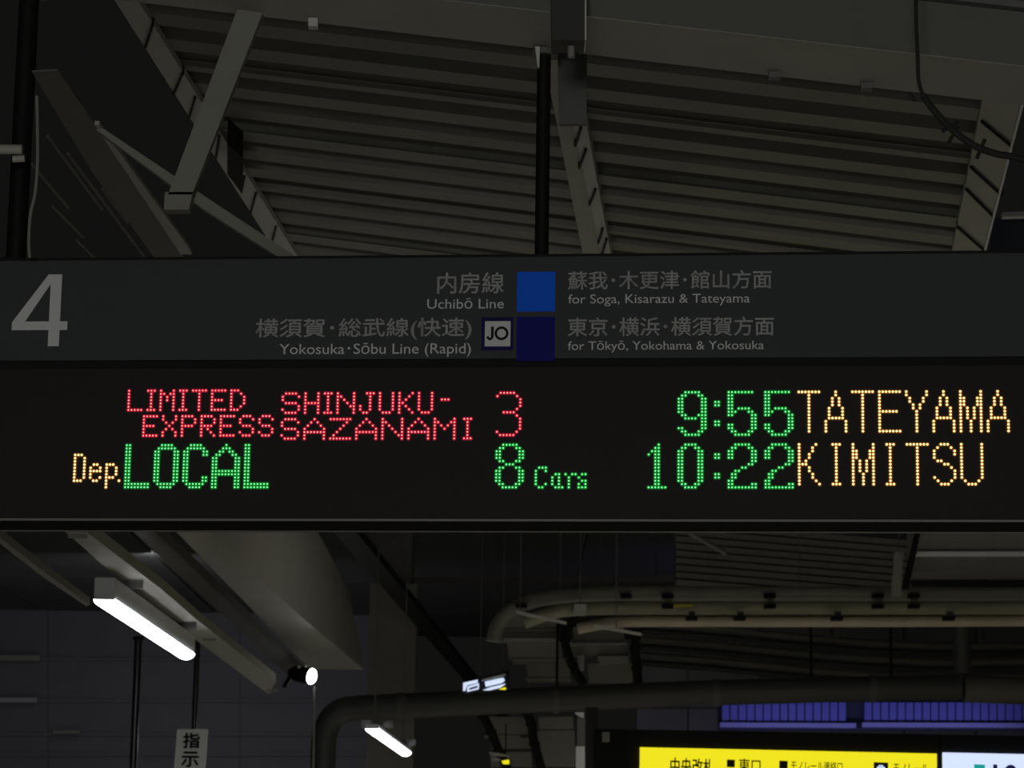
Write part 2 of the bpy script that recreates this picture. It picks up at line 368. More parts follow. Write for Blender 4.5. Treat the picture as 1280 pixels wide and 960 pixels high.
# ---- dot-matrix characters: '#' is a lit dot
def rep(*rows):
    out = []
    for r_ in rows:
        if isinstance(r_, tuple): out += [r_[0]] * r_[1]
        else: out.append(r_)
    return out
G = {
 'L5': rep(('#....', 6), '#####'), 'I3': rep('###', ('.#.', 5), '###'),
 'M5': rep('#...#', '##.##', '#.#.#', '#.#.#', ('#...#', 3)), 'T5': rep('#####', ('..#..', 6)),
 'E5': rep('#####', '#....', '#....', '####.', '#....', '#....', '#####'),
 'D5': rep('###..', '#..#.', ('#...#', 3), '#..#.', '###..'),
 'X5': rep('#...#', '#...#', '.#.#.', '..#..', '.#.#.', '#...#', '#...#'),
 'P5': rep('####.', '#...#', '#...#', '####.', ('#....', 3)),
 'R5': rep('####.', '#...#', '#...#', '####.', '#.#..', '#..#.', '#...#'),
 'S5': rep('.###.', '#...#', '#....', '.###.', '....#', '#...#', '.###.'),
 'S6': rep('.####.', '#....#', '#.....', '.####.', '.....#', '#....#', '.####.'),
 'H5': rep(('#...#', 3), '#####', ('#...#', 3)),
 'N6': rep('#....#', '##...#', '#.#..#', '#..#.#', '#...##', '#....#', '#....#'),
 'J5': rep('..###', ('...#.', 3), '#..#.', '#..#.', '.##..'),
 'U5': rep(('#...#', 6), '.###.'),
 'K5': rep('#...#', '#..#.', '#.#..', '##...', '#.#..', '#..#.', '#...#'),
 'dash': rep('...', '...', '###'),
 'A7': rep('...#...', '..#.#..', '.#...#.', '#.....#', '#######', '#.....#', '#.....#'),
 'Z7': rep('#######', '.....#.', '....#..', '...#...', '..#....', '.#.....', '#######'),
 'N7': rep('#.....#', '##....#', '#.#...#', '#..#..#', '#...#.#', '#....##', '#.....#'),
 'M7': rep('#.....#', '##...##', '#.#.#.#', '#..#..#', ('#.....#', 3)),
 '3': rep('.#####..', '#.....#.', ('.......#', 3), '......#.', '..####..', '......#.', ('.......#', 4), '#.....#.', '.#####..'),
 '8': rep('..#####..', '.##...##.', ('##.....##', 3), '.##...##.', '...###...', '.##...##.', ('##.....##', 4), '.##...##.', '..#####..'),
 'C4': rep('.###', '#..#', ('#...', 3), '#..#', '.##.'),
 'a4': rep('.##.', ('#.#.', 3), '.###'), 'r4': rep('#.##', ('.#..', 4)), 's3': rep('.##', '#..', '.##', '#.#', '###'),
 'L8': rep(('##......', 12), ('########', 2)),
 'O8': rep('..####..', '.######.', ('##....##', 10), '.######.', '..####..'),
 'C8': rep('..####..', '.######.', ('##....##', 2), ('##......', 6), ('##....##', 2), '.######.', '..####..'),
 'A9': rep('....#....', '...###...', '..##.##..', '.##...##.', ('##.....##', 4), ('#########', 2), ('##.....##', 4)),
 '9': rep('..#####..', '.##...##.', ('##.....##', 5), '.##...###', '..####.##', ('.......##', 2), '##.....##', '.##...##.', '..#####..'),
 'colon': rep('##', '##', ('..', 4), '##', '##'),
 '5': rep('########.', ('##.......', 4), '##.####..', '###...##.', '##.....##', ('.......##', 2), ('##.....##', 2), '.##...##.', '..#####..'),
 '1': rep('...#..', '..##..', '.###..', '#.##..', ('..##..', 9), '######'),
 '0': rep('..####..', '.##..##.', ('##....##', 10), '.##..##.', '..####..'),
 '2': rep('..#####..', '.##...##.', ('##.....##', 3), '.......##', '......##.', '....##...', '..##.....', '.##......', '.##......', '##.......', '##.....##', '#########'),
 'T7': rep('#######', ('...#...', 12)),
 'A7t': rep(('...#...', 2), ('..#.#..', 3), ('.#...#.', 3), '.#####.', ('#.....#', 4)),
 'E7': rep('#######', ('#......', 5), '######.', ('#......', 5), '#######'),
 'Y7': rep(('#.....#', 2), ('.#...#.', 2), ('..#.#..', 2), ('...#...', 7)),
 'M7t': rep(('#.....#', 2), ('##...##', 3), ('#.#.#.#', 4), ('#..#..#', 4)),
 'K7': rep('#....#.', '#...#..', '#...#..', '#..#...', '#..#...', '#.#....', '###....', '#..#...', '#..#...', '#...#..', '#...#..', '#....#.', '#.....#'),
 'I7': rep('###', ('.#.', 11), '###'),
 'S7': rep('..###..', '.#...#.', '#.....#', '#.....#', '#......', '.##....', '...##..', '.....#.', '......#', '......#', '#.....#', '.#...#.', '..###..'),
 'U7': rep(('#.....#', 11), '.#...#.', '..###..'),
 'D4': rep('###.', ('#..#', 7), '###.'), 'e4': rep('.##.', '#..#', '####', '#...', '#..#', '.##.'),
 'p4': rep('###.', ('#..#', 3), '###.', ('#...', 3)), 'dot': rep('#'),
}
NS = 8
def led_char(key, col, row, colour):
    rows = G[key]; lens, halo = LED[colour]; mb = MB()
    for j, r_ in enumerate(rows):
        for i, ch in enumerate(r_):
            if ch != '#': continue
            a = (col + i - 118) * PIT; b = -(row + j - 16) * PIT
            def ring(rad, off): return [sp3(a + rad * math.cos(2 * math.pi * k / NS + .39), b + rad * math.sin(2 * math.pi * k / NS + .39), off) for k in range(NS)]
            big = colour == 'orange'; r0, r1, r2 = ring(.0050, -.0002), ring(.0028 if big else .0018, .0008), ring(.0018 if big else .0011, .0022)
            c = [sp3(a, b, .0026)]
            quad = [(k, (k + 1) % NS, NS + (k + 1) % NS, NS + k) for k in range(NS)]
            mb.add(r0 + r1, quad, 1)
            mb.add(r1 + r2, quad, 0)
            mb.add(r2 + c, [(k, (k + 1) % NS, NS) for k in range(NS)], 0)
    return tag(mb.build('led_character', [lens, halo], board, disp, fix=False), kind=None)
def led_row(items, row, colour):
    for key, col in items: led_char(key, col, row, colour)
led_row([('L5', 0), ('I3', 6), ('M5', 10), ('I3', 16), ('T5', 20), ('E5', 26), ('D5', 32)], 0, 'red')
led_row([('E5', 5), ('X5', 11), ('P5', 17), ('R5', 23), ('E5', 29), ('S5', 35), ('S5', 41)], 8, 'red')
SH = 48
led_row([('S6', SH), ('H5', SH + 7), ('I3', SH + 13), ('N6', SH + 17), ('J5', SH + 24), ('U5', SH + 30), ('K5', SH + 36), ('U5', SH + 42), ('dash', SH + 49)], 1, 'red')
led_row([('S6', SH), ('A7', SH + 7), ('Z7', SH + 15), ('A7', SH + 23), ('N7', SH + 31), ('A7', SH + 39), ('M7', SH + 47), ('I3', SH + 56)], 9, 'red')
led_row([('3', 114)], 1, 'red')
led_row([('8', 114)], 17, 'green')
led_row([('C4', 126)], 24, 'green'); led_row([('a4', 131), ('r4', 135), ('s3', 139)], 26, 'green')
led_row([('L8', 0), ('O8', 9), ('C8', 18), ('A9', 27), ('L8', 37)], 17, 'green')
led_row([('9', 169), ('5', 184), ('5', 195)], 1, 'green'); led_row([('colon', 180)], 4, 'green')
led_row([('1', 160), ('0', 169), ('2', 184), ('2', 195)], 17, 'green'); led_row([('colon', 180)], 20, 'green')
led_row([('T7', 205), ('A7t', 213), ('T7', 221), ('E7', 229), ('Y7', 237), ('A7t', 245), ('M7t', 253), ('A7t', 261)], 1, 'orange')
led_row([('K7', 205), ('I7', 215), ('M7t', 221), ('I7', 231), ('T7', 237), ('S7', 245), ('U7', 253)], 17, 'orange')
led_row([('D4', -16)], 20, 'orange'); led_row([('e4', -11), ('p4', -6)], 23, 'orange'); led_row([('dot', -2)], 28, 'orange')

# ---- hanger poles
def at_sign(px, py, back): return hit(px, py, (S0 - SN * back, SN))
ptop = at_sign(680, 60, .10); xh = (sxz(677, 300)[0])
def beam_z(p):    # underside of the cross beam above point p
    return p.z + ((BEAMPL[0] - p).dot(RN)) / RN.z
def hpole(px, py, r, label, n=16):
    base = at_sign(px, py, .10); base.z = S0.z + ztop + .002
    top = base.copy(); top.z = beam_z(base) - .004
    t = thing('hanger_pole', base, label, 'pole')
    MB().tube([base, top], r, n).build('tube', MT['black'], t, smooth=True)
    MB().tube([base, base + UP * .02], r * 1.9, n).build('base_flange', MT['black'], t, smooth=True)
    MB().tube([top - UP * .015, top], r * 1.8, n).build('top_flange', MT['beam_dark'], t, smooth=True)
    return t
hpole(677, 318, .0175, 'black round pole holding up the middle of the sign')
hp2 = hpole(20, 322, .026, 'thick black pole holding up the left end of the sign')

# ---- cross beam over the sign
def fedge(px, py): return hit(px, py, BEAMPL)
uL = (at_sign(-150, 0, .1) - pm).dot(RU); uR = (at_sign(1420, 140, .1) - pm).dot(RU)
def bp(u, v_, h): return pm + RU * u + RV * v_ + Vector((0, 0, h))
vb = (hit(640, 57, BEAMPL) - pm).dot(RV); vf = (hit(640, 10, BEAMPL) - pm).dot(RV)
cb = thing('cross_beam', bp(0, 0, 0), 'wide beige steel beam slanting across the top above the sign', 'beam')
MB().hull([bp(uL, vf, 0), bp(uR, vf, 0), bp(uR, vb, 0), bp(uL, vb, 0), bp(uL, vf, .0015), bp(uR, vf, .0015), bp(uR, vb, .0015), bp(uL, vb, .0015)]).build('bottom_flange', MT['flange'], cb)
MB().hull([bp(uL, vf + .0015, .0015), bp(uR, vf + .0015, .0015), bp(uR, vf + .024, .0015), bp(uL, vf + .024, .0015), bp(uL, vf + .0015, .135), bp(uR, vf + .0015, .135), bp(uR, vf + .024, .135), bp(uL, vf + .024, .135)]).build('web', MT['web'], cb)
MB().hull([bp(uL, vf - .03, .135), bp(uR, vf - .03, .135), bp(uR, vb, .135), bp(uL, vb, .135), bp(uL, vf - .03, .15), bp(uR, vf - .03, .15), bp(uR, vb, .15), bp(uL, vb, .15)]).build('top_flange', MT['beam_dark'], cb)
for (px, py) in ((968, 91), (1083, 105)):
    p = hit(px, py, BEAMPL); MB().box(p - UP * .008, .03, .03, .014).build('bolt', MT['beam_dark'], cb)
p = hit(392, 24, BEAMPL); bx = MB().box(p - UP * .012, .024, .03, .022).build('junction_box', MT['beam_lite']); tag(bx, 'small pale box under the cross beam, left of the middle pole', 'box')

# ---- bracket hanging from the cross beam beside the pole
D6 = depth(5.98)
br = thing('hanger_bracket', hit(711, 60, D6), 'dark steel bracket box clamped on the cross beam beside the middle pole', 'bracket')
slab([(689, -30), (731, -30), (731, 50), (690, 50)], D6, (0, .10, 0)).build('clamp_box', MT['clampbox'], br)
slab([(731, -30), (733, -30), (733, 50), (731, 50)], D6, (0, .09, 0)).build('edge_strip', MT['beam_lite'], br)
MB().tube([hit(714, 46, depth(6.03)), hit(714, 72, depth(6.03))], .009, 10).build('bolt', MT['beam_mid'], br, smooth=True)
D64 = depth(6.50)
pl = slab([(697, 50), (734, 50), (733, 155), (699, 155)], D64, (0, .02, 0)).build('hanging_plate', MT['clampbox2']); tag(pl, 'dark grey plate hanging behind the cross beam beside the middle pole', 'plate')
gp = slab([(669, 58), (675, 58), (674, 84), (672, 84)], depth(6.34), (0, .01, 0)).build('gusset_plate', MT['beam_lite']); tag(gp, 'small pale pointed gusset left of the middle pole top', 'plate')

# ---- long roof beams running away under the roof
LP = roofplane(.27)
def wraps(root, segs, plane, r=.0045, drop=.006):
    for a, b in segs:
        pa_, pb_ = hit(*a, plane), hit(*b, plane)
        MB().tube([pa_ + UP * .02, pa_ - UP * drop, pb_ - UP * drop, pb_ + UP * .02], r, 6).build('cable_tie', MT['dark'], root)
bc = thing('roof_beam', hit(260, 160, LP), 'pale narrow roof beam with dark ties, running away left of the ribbed roof', 'beam', 'roof beams running away')
slab([(143, 0), (172, 0), (369, 316), (380, 335), (352, 330), (338, 304)], LP, (0, 0, .025)).build('bottom_flange', MT['beam_lite'], bc)
wraps(bc, [((191, 29), (182, 57)), ((228.5, 90), (217, 116)), ((244, 120), (237, 144)), ((274, 168), (270, 195)), ((305.6, 219), (302, 238)), ((320, 240), (313.5, 264)), ((345, 282), (339, 305))], LP)
jb = slab([(284, 180), (303, 197), (303, 243), (284, 218)], (LP[0] - UP * .10, LP[1]), (0, 0, .09)).build('junction_box', MT['black']); tag(jb, 'black box fixed under the left roof beam', 'box')
bd = thing('roof_beam', hit(725, 200, LP), 'pale roof beam with dark ties behind the middle hanger pole', 'beam', 'roof beams running away')
slab([(680, 75), (700, 75), (716, 155), (752, 320), (757, 340), (734, 340), (729, 320), (703, 190)], LP, (0, 0, .025)).build('bottom_flange', MT['beam'], bd)
slab([(700, 75), (718, 75), (733, 155), (764, 320), (768, 340), (757, 340), (752, 320), (716, 155)], (LP[0] - UP * .012, LP[1]), (0, 0, .05)).build('edge_flange', MT['beam_lite'], bd)
wraps(bd, [((719, 180), (726, 158)), ((724, 208), (732, 186)), ((737, 254), (744, 236)), ((748, 302), (753, 285)), ((752, 318), (758, 298))], (LP[0] - UP * .015, LP[1]))
be = thing('roof_beam', hit(1235, 210, LP), 'broad beige roof beam with slanting ties at the far right', 'beam', 'roof beams running away')
slab([(1234, 90), (1293, 90), (1279, 130), (1232, 315), (1228, 335), (1186, 335), (1190, 315), (1228, 125)], LP, (0, 0, .025)).build('bottom_flange', MT['beam'], be)
slab([(1289, 90), (1292, 90), (1279, 134), (1232, 316), (1228, 335), (1225, 335), (1229.5, 315), (1276, 132)], (LP[0] - UP * .01, LP[1]), (0, 0, .01)).build('edge_strip', MT['white'], be)
wraps(be, [((1227.6, 150), (1266, 182)), ((1213.6, 207), (1252, 242)), ((1208, 235), (1243, 270)), ((1197, 282), (1230, 311))], LP)
# B, the big beam on the left
LB = level(2.0)
bb = thing('roof_beam', hit(140, 210, LB), 'broad grey roof beam at the far left under the dark void', 'beam', 'roof beams running away')
slab([(40, 90), (72, 88), (122, 160), (226, 316), (236, 332), (200, 332), (190, 318), (115, 215)], LB, (0, 0, .004)).build('bottom_flange', MT['bigbeam'], bb)
slab([(118, 156), (124, 156), (236, 310), (240, 318), (226, 318)], (LB[0] - UP * .012, LB[1]), (0, 0, .011)).build('edge_flange', MT['beam'], bb)
# A, the brace
D66 = depth(6.42)
ab = thing('diagonal_brace', hit(265, 130, D66), 'pale flat brace slanting down from the cross beam across the left roof beam', 'brace')
slab([(302, -3), (334, 1), (240, 243), (210, 243)], D66, (0, .03, 0)).build('brace_bar', MT['brace'], ab)
slab([(206, 240), (241, 240), (236, 262), (205, 262)], D66, (0, .045, 0)).build('end_plate', MT['brace'], ab)
D68 = depth(6.465)
tb = slab([(120, 162), (128, 160), (263, 250), (366, 318), (366, 326), (352, 324), (255, 262)], D68, (0, .03, 0)).build('tie_bar', MT['tie']); tag(tb, 'thin pale bar slanting down behind the brace foot to the left roof beam', 'bar')

# ---- left of the sign: stub pipe, clamp, cable, far conduits
st = thing('stub_pipe', hit(10, 188, depth(6.25)), 'short pale pipe end left of the thick left pole', 'pipe')
MB().tube([hit(-60, 186, depth(6.27)), hit(28, 187, depth(6.27))], .0125, 12).build('pipe_tube', MT['beam'], st, smooth=True)
MB().tube([hit(16, 199, depth(6.27)), hit(31, 198, depth(6.27))], .009, 10).build('pipe_clamp', MT['beam'], st, smooth=True)
ca = MB().tube(smoothpath([hit(x, y, depth(6.33)) for x, y in ((46, 120), (47, 195), (44, 240), (38, 268), (36, 300), (37, 322))]), .004, 8).build('hanging_cable', MT['beam_mid'], smooth=True); tag(ca, 'thin grey cable hanging beside the thick left pole', 'cable')
for i, (a, b) in enumerate((((60, 170), (128, 262)), ((85, 192), (180, 320)), ((66, 258), (104, 296)), ((128, 236), (160, 278)), ((96, 300), (128, 332)), ((40, 205), (86, 260)))):
    o = MB().tube([hit(*a, level(2.4)), hit(*b, level(2.4))], .006, 6).build('thin_conduit', MT['beam_dark'], smooth=True)
    tag(o, 'thin faint conduit slanting in the dark behind the broad far-left beam', 'conduit', 'faint conduits behind the far-left beam')

# ---- cable at the upper right
D57 = depth(5.75)
pts = [(1145, -40), (1145, 20), (1147, 70), (1149, 105), (1160, 128), (1180, 152), (1200, 170), (1222, 184), (1245, 192), (1266, 196), (1300, 205)]
cb2 = thing('power_cable', hit(1165, 130, D57), 'black cable sagging down past the cross beam to the far-right roof beam', 'cable')
path = smoothpath([hit(x, y, D57) for x, y in pts])
MB().tube(path, [.0045 if i < 22 else .0085 for i in range(len(path))], 8).build('cable_sheath', MT['dark'], cb2, smooth=True)
for x, y, dx, dy in ((1140, 121, 4, 5), (1192, 168, -6, 10), (1226, 186, -5, 12), (1188, 158, 10, -6)):
    MB().tube([hit(x - dx, y - dy, D57), hit(x, y, D57), hit(x + dx, y + dy, D57)], .005, 6).build('cable_tie', MT['dark'], cb2)

# ---- right of the beam: panel and white strip
rpn = slab([(1246, 272), (1330, 270), (1330, 340), (1236, 340)], depth(13), (0, .1, 0)).build('end_panel', mat('bluish_panel', (.10, .11, .15), .9, spec=.1)); tag(rpn, 'dull bluish panel at the right edge beyond the far-right beam', 'panel')
ws = slab([(1254, 265), (1330, 263), (1330, 269), (1254, 271)], depth(12.8), (0, .05, 0)).build('light_strip', MT['white']); tag(ws, 'thin white strip at the right edge beyond the far-right beam', 'strip')

# ================================================================== LOWER LEFT
# girder and column
def W(x, y, h): return Vector((x, y, CAM.z + h))
gd = thing('box_girder', W(-1.7, 18, 1.9), 'huge beige box girder running away under the sign to the square column', 'girder')
gm = MB(); NG = 14; sec = []
for k in range(NG + 1):
    t = k / NG; y = 12.5 + 11.4 * t; br_ = -1.66 + .36 * max(0, (y - 14.5) / 9.4) ** 1.2
    sec += [W(-1.86 + .07 * t, y, 1.9), W(br_, y, 1.9), W(-1.46, y, 2.62), W(-1.86 + .07 * t, y, 2.62)]
gm.add(sec, [(4 * k + a, 4 * k + (a + 1) % 4, 4 * k + 4 + (a + 1) % 4, 4 * k + 4 + a) for k in range(NG) for a in range(4)] + [(3, 2, 1, 0), (4 * NG, 4 * NG + 1, 4 * NG + 2, 4 * NG + 3)])
gm.build('girder_box', MT['girder'], gd, smooth=True)
col = thing('square_column', Vector((-1.1, 24.2, 0)), 'square beige column at the far end of the box girder', 'column')
xa, xb = hit(460, 840, depth(24)).x, hit(519, 840, depth(24)).x
MB().hull([Vector((xa, 24, 0)), Vector((xb, 24, 0)), Vector((xb, 24.5, 0)), Vector((xa, 24.5, 0))] + [Vector((x, y, 4.35)) for x, y in ((xa, 24), (xb, 24), (xb, 24.5), (xa, 24.5))]).build('column_shaft', MT['beam_mid'], col)
MB().box((((xa + xb) / 2), 24.25, 4.8), xb - xa - .1, .4, .92).build('column_neck', MT['beam_dark'], col)
# purlins
L13 = level(1.30)
p1 = thing('long_rail', hit(225, 767, L13), 'pale steel rail running away above the near tube lamp', 'rail')
slab([(35, 627), (63, 627), (112, 668), (200, 735), (250, 778), (345, 852), (336, 868), (245, 800), (138, 715), (88, 670)], L13, (0, 0, .05)).build('rail_bar', MT['beam'], p1)
for (x, y) in ((262, 798), (97, 668), (340, 862)):
    q = hit(x, y, L13); MB().box(q - UP * .004, .07, .03, .02).build('rail_clamp', MT['beam_mid'], p1)
p0 = slab([(-45, 645), (-35, 645), (58, 717), (112, 756), (108, 758), (56, 723)], level(1.1), (0, 0, .03)).build('long_rail', MT['beam_mid']); tag(p0, 'thin grey rail at the lower left edge, outside the near tube lamp', 'rail')
p2 = slab([(140, 640), (168, 640), (385, 848), (368, 852)], level(1.65), (0, 0, .06)).build('long_rail', MT['beam_dark']); tag(p2, 'dark rail running away between the tube lamp and the box girder', 'rail')
p3 = slab([(395, 640), (425, 640), (640, 905), (628, 905)], level(2.2), (0, 0, .06)).build('long_rail', MT['black']); tag(p3, 'dark rail running away just right of the box girder', 'rail')
# tube lamps
def tube_lamp(near, far, h, wpx_near, hh, label):
    A, B = hit(*near, level(h)), hit(*far, level(h))
    d = (B - A).normalized(); s_ = d.cross(UP).normalized(); wd = wpx_near * A.y / F_PX
    t = thing('tube_lamp', (A + B) / 2, label, 'lamp', 'tube lamps over the platform')
    def Q(P, a, z): return P + s_ * a + UP * z
    hw = wd / 2
    MB().hull([Q(A, -hw, .0), Q(A, hw, .0), Q(B, hw, .0), Q(B, -hw, .0), Q(A, -hw, hh), Q(A, hw, hh), Q(B, hw, hh), Q(B, -hw, hh)]).build('lamp_housing', MT['white'], t, bevel=.004)
    n = 8; vs_ = []; e = .012; r_ = hw * 1.06
    P0, P1 = A + d * e, B - d * e
    mb = MB(); ring0 = [Q(P0, -r_ * math.cos(math.pi * k / n), .003 - .70 * r_ * math.sin(math.pi * k / n)) for k in range(n + 1)]
    ring1 = [q + (P1 - P0) for q in ring0]
    mb.add(ring0 + ring1, [(k, k + 1, n + 2 + k, n + 1 + k) for k in range(n)] + [tuple(range(n + 1)), tuple(range(n + 1, 2 * n + 2))[::-1]])
    tag(mb.build('lamp_diffuser', MT['lamp'], t, smooth=True), 'glowing white diffuser')
    for P in (P0 + d * .4, P1 - d * .4):
        MB().box(P + UP * (hh + .024), .2, .02, .048).build('lamp_hanger', MT['beam_dark'], t)
    return A, B
A1, B1 = tube_lamp((130, 749.5), (233, 818), 1.17, 26, .095, 'glowing tube lamp in a deep white housing under the pale rail')
A2, B2 = tube_lamp((465, 911), (507, 941), .95, 16, .03, 'smaller glowing tube lamp below the round duct, by the column')
# spotlight
DS = depth(20)
sl = thing('spotlight', hit(385, 846, DS), 'black spotlight with a small bright lens at the end of the box girder', 'lamp')
c0 = hit(389.5, 845.5, DS); dirv = (Vector((.80, -.42, -.16))).normalized()
MB().tube([c0 - dirv * .2, c0 - dirv * .15, c0 - dirv * .004], [.03, .058, .066], 16).build('lamp_body', MT['black'], sl, smooth=True)
MB().tube([c0 - dirv * .003, c0 + dirv * .012, c0 + dirv * .02], [.06, .054, .02], 16).build('lens', MT['spot'], sl, smooth=True)
slab([(352, 858), (356, 860), (372, 834), (368, 832)], depth(20.2), (0, .03, 0)).build('yoke', MT['black'], sl)
MB().tube([hit(359, 857, depth(20.1)), hit(370, 840, depth(20.1))], .004, 6).build('yoke_rod', MT['beam_lite'], sl)
MB().tube([hit(380, 858, depth(20.1)), hit(386, 849, depth(20.1))], .004, 6).build('yoke_rod', MT['beam_lite'], sl)
for x, y in ((373.5, 834), (382.5, 833)):
    MB().tube([hit(x - 1, y + 1, depth(19.9)), hit(x + 1, y - 1.5, depth(19.9))], .008, 8).build('glint', MT['white'], sl)  # white dabs painting two glints on the spotlight
rod = MB().tube([hit(393.5, 858, DS), hit(391, 975, DS)], .009, 8).build('thin_rod', MT['beam_mid'], smooth=True); tag(rod, 'thin grey rod hanging straight down from the spotlight', 'rod')
# posts and the 指示 board
def post(a, b, Y, r, label):
    A, B = hit(*a, depth(Y)), hit(*b, depth(Y)); B = Vector((A.x, A.y, B.z))
    t = thing('thin_post', B, label, 'post'); o_ = MB().tube([A, B], r, 12).build('post_tube', mat('glossy_black_post', (.02, .02, .022), .25), t, smooth=True)
    MB().tube([A, A + UP * .02], r * 1.4, 12).build('post_cap', MT['black'], t, smooth=True)
post((173, 800), (165, 990), 15, .022, 'thin black post hanging beside the near tube lamp')
post((247, 800), (241, 990), 16.4, .018, 'thin black post carrying the white board with black characters')
DB = depth(16.3)
sg = thing('instruction_board', hit(238, 960, DB), 'narrow pale upright board with two black characters at lower left', 'sign')
slab([(221.5, 911.5), (259.5, 911.5), (253.5, 1000), (214, 1000)], DB, (0, .03, 0)).build('board_panel', mat('dim_white_board', (.85, .87, .86), .6), sg)
def frame_at(Y, tilt=0.0):
    U = Vector((math.cos(tilt), 0, math.sin(tilt))); V = Vector((-math.sin(tilt), 0, math.cos(tilt)))
    return (Vector((0, Y, CAM.z)), U, V, Vector((0, -1, 0)))
def fbox(x0, y0, x1, y1, fr):
    O, U, V, N = fr; pl_ = (O, N)
    def ab(x, y): q = hit(x, y, pl_) - O; return q.dot(U), q.dot(V)
    xm, ym = (x0 + x1) / 2, (y0 + y1) / 2
    return ab(x0, ym)[0], ab(xm, y1)[1], ab(x1, ym)[0], ab(xm, y0)[1]
fr = frame_at(16.3)
text_on('指', fbox(229, 916.5, 249.5, 935, fr), fr, MT['ink'], sg, None, .03, .004)
text_on('示', fbox(227, 940, 248, 958.5, fr), fr, MT['ink'], sg, None, .03, .004)

# ================================================================== LOWER RIGHT
def tubepx(pts, Y, r, n=12, sm=True):
    P = [hit(x, y, depth(Y)) for x, y in pts]
    return MB().tube(smoothpath(P) if sm else P, r, n)
# round duct
DY = 22
du = thing('round_duct', hit(800, 870, depth(DY)), 'long dull round duct crossing the view and bending down at its left end', 'duct')
tubepx([(404, 1000), (404, 940), (409, 908), (424, 890), (450, 885), (520, 882), (600, 878), (700, 874), (895, 866), (1100, 861), (1200, 860)], DY, .105, 20).build('duct_run', MT['duct'], du, smooth=True)
tubepx([(1205, 861), (1340, 866)], DY, .112, 20, False).build('duct_run', MT['ductr'], du, smooth=True)
for x, y in ((500, 883), (695, 874.5), (895, 866), (1090, 861)):
    tubepx([(x - 4, y), (x + 4, y)], DY, .115, 20, False).build('duct_band', MT['beam_dark'], du, smooth=True)
for x, y in ((696, 874), (1014, 864), (1114, 861)):
    a = hit(x, y, depth(DY)); MB().tube([a, a + UP * .75], .012, 6).build('duct_hanger', MT['black'], du)
tubepx([(1203, 842), (1203, 775)], DY, .075, 16, False).build('riser', MT['duct'], du, smooth=True)
# pipe rack
PY = 19.5
ra = thing('covered_pipe', hit(900, 742, depth(PY)), 'upper grey covered pipe of the rack, curving down at its left end', 'pipe', 'pipes in the rack below the sign')
tubepx([(617, 802), (622, 782), (640, 762), (680, 748), (765, 742), (900, 742.5), (1100, 742.5), (1330, 743)], PY, .056, 16).build('pipe_cover', MT['pipe'], ra, smooth=True)
rb = thing('covered_pipe', hit(900, 760, depth(PY)), 'middle beige covered pipe of the rack below the sign', 'pipe', 'pipes in the rack below the sign')
tubepx([(655, 778), (690, 766), (730, 761), (800, 760), (900, 760), (1100, 760), (1330, 760)], PY - .2, .050, 16).build('pipe_cover', MT['pipe2'], rb, smooth=True)
rc = thing('covered_pipe', hit(900, 777, depth(PY)), 'lower pinkish covered pipe of the rack below the sign', 'pipe', 'pipes in the rack below the sign')
tubepx([(722, 786), (760, 779), (800, 777), (900, 777), (1100, 777), (1330, 776)], PY - .38, .040, 16).build('pipe_cover', MT['pipe3'], rc, smooth=True)
def clamp(x, y, root, r, Y):
    tubepx([(x - 4, y), (x + 4, y)], Y, r + .006, 16, False).build('pipe_clamp', MT['pipe'], root, smooth=True)
    slab([(x - 7, y - 2), (x + 7, y - 2), (x + 7, y + 3), (x - 7, y + 3)], depth(Y - .12), (0, .1, 0)).build('clamp_bolt', MT['black'], root)
for x in (652, 783, 835, 963, 1098, 1143): clamp(x, 744 if x > 700 else 756, ra, .056, PY)
for x in (835, 963, 1098, 1143): clamp(x, 757, rb, .050, PY - .2)
for x in (865, 925, 1047, 1187): clamp(x, 772, rc, .040, PY - .38)
# angle bars over the curve
for i, (a, b, lab) in enumerate((((645, 763), (708, 777), 'thin pale angle bar at the left end of the pipe rack'), ((742, 780), (802, 791), 'thin pale angle bar beneath the middle pipe of the rack'))):
    P, Q = hit(*a, depth(18.9)), hit(*b, depth(18.9))
    o = MB().prism([P, Q, Q - UP * .02, P - UP * .02], (0, .04, 0)).build('angle_bar', MT['beam_lite']); tag(o, lab, 'bar')
o = slab([(718, 755), (733, 755), (733, 769), (717, 769)], depth(19.17), (0, .06, 0)).build('junction_box', MT['beam_lite']); tag(o, 'small pale box on the curved end of the pipe rack', 'box')
o = slab([(722, 819), (730, 819), (730, 837), (724, 837)], depth(24.8), (0, .2, 0)).build('junction_box', MT['white']); tag(o, 'small white box between the two board stacks', 'box')
# stacks of boards behind the duct
def stack(rows, Y, label):
    xm = sum(r_[0] + r_[1] for r_ in rows) / len(rows) / 2; ymx = max(r_[3] for r_ in rows)
    t = thing('board_stack', hit(xm, ymx, depth(Y)), label, 'cladding', 'board stacks behind the round duct')
    for (x0, x1, y0, y1, mm) in rows:
        slab([(x0, y0), (x1, y0), (x1 + 1, y1), (x0 + 2, y1)], depth(Y - (.1 if mm == 'L' else 0)), (0, .25, 0)).build('board', MT['beam_lite' if mm == 'L' else 'beam'], t)
stack([(622, 695, 766, 785, 'D'), (616, 694, 786, 790, 'B'), (622, 698, 791, 797, 'B'), (624, 698, 797.5, 801, 'L'), (634, 702, 801.5, 822, 'D'), (640, 708, 823, 828, 'B'), (658, 711, 828.5, 846, 'B'), (658, 713, 847, 851, 'B')], 25, 'left stack of pale boards behind the duct, below the pipe curve')
stack([(716, 780, 784, 803, 'D'), (706, 783, 803.5, 806, 'L'), (712, 785, 806.5, 819, 'D'), (747, 785, 820, 829, 'L'), (735, 790, 829.5, 852, 'B')], 25, 'right stack of pale boards behind the duct, below the pipe rack')
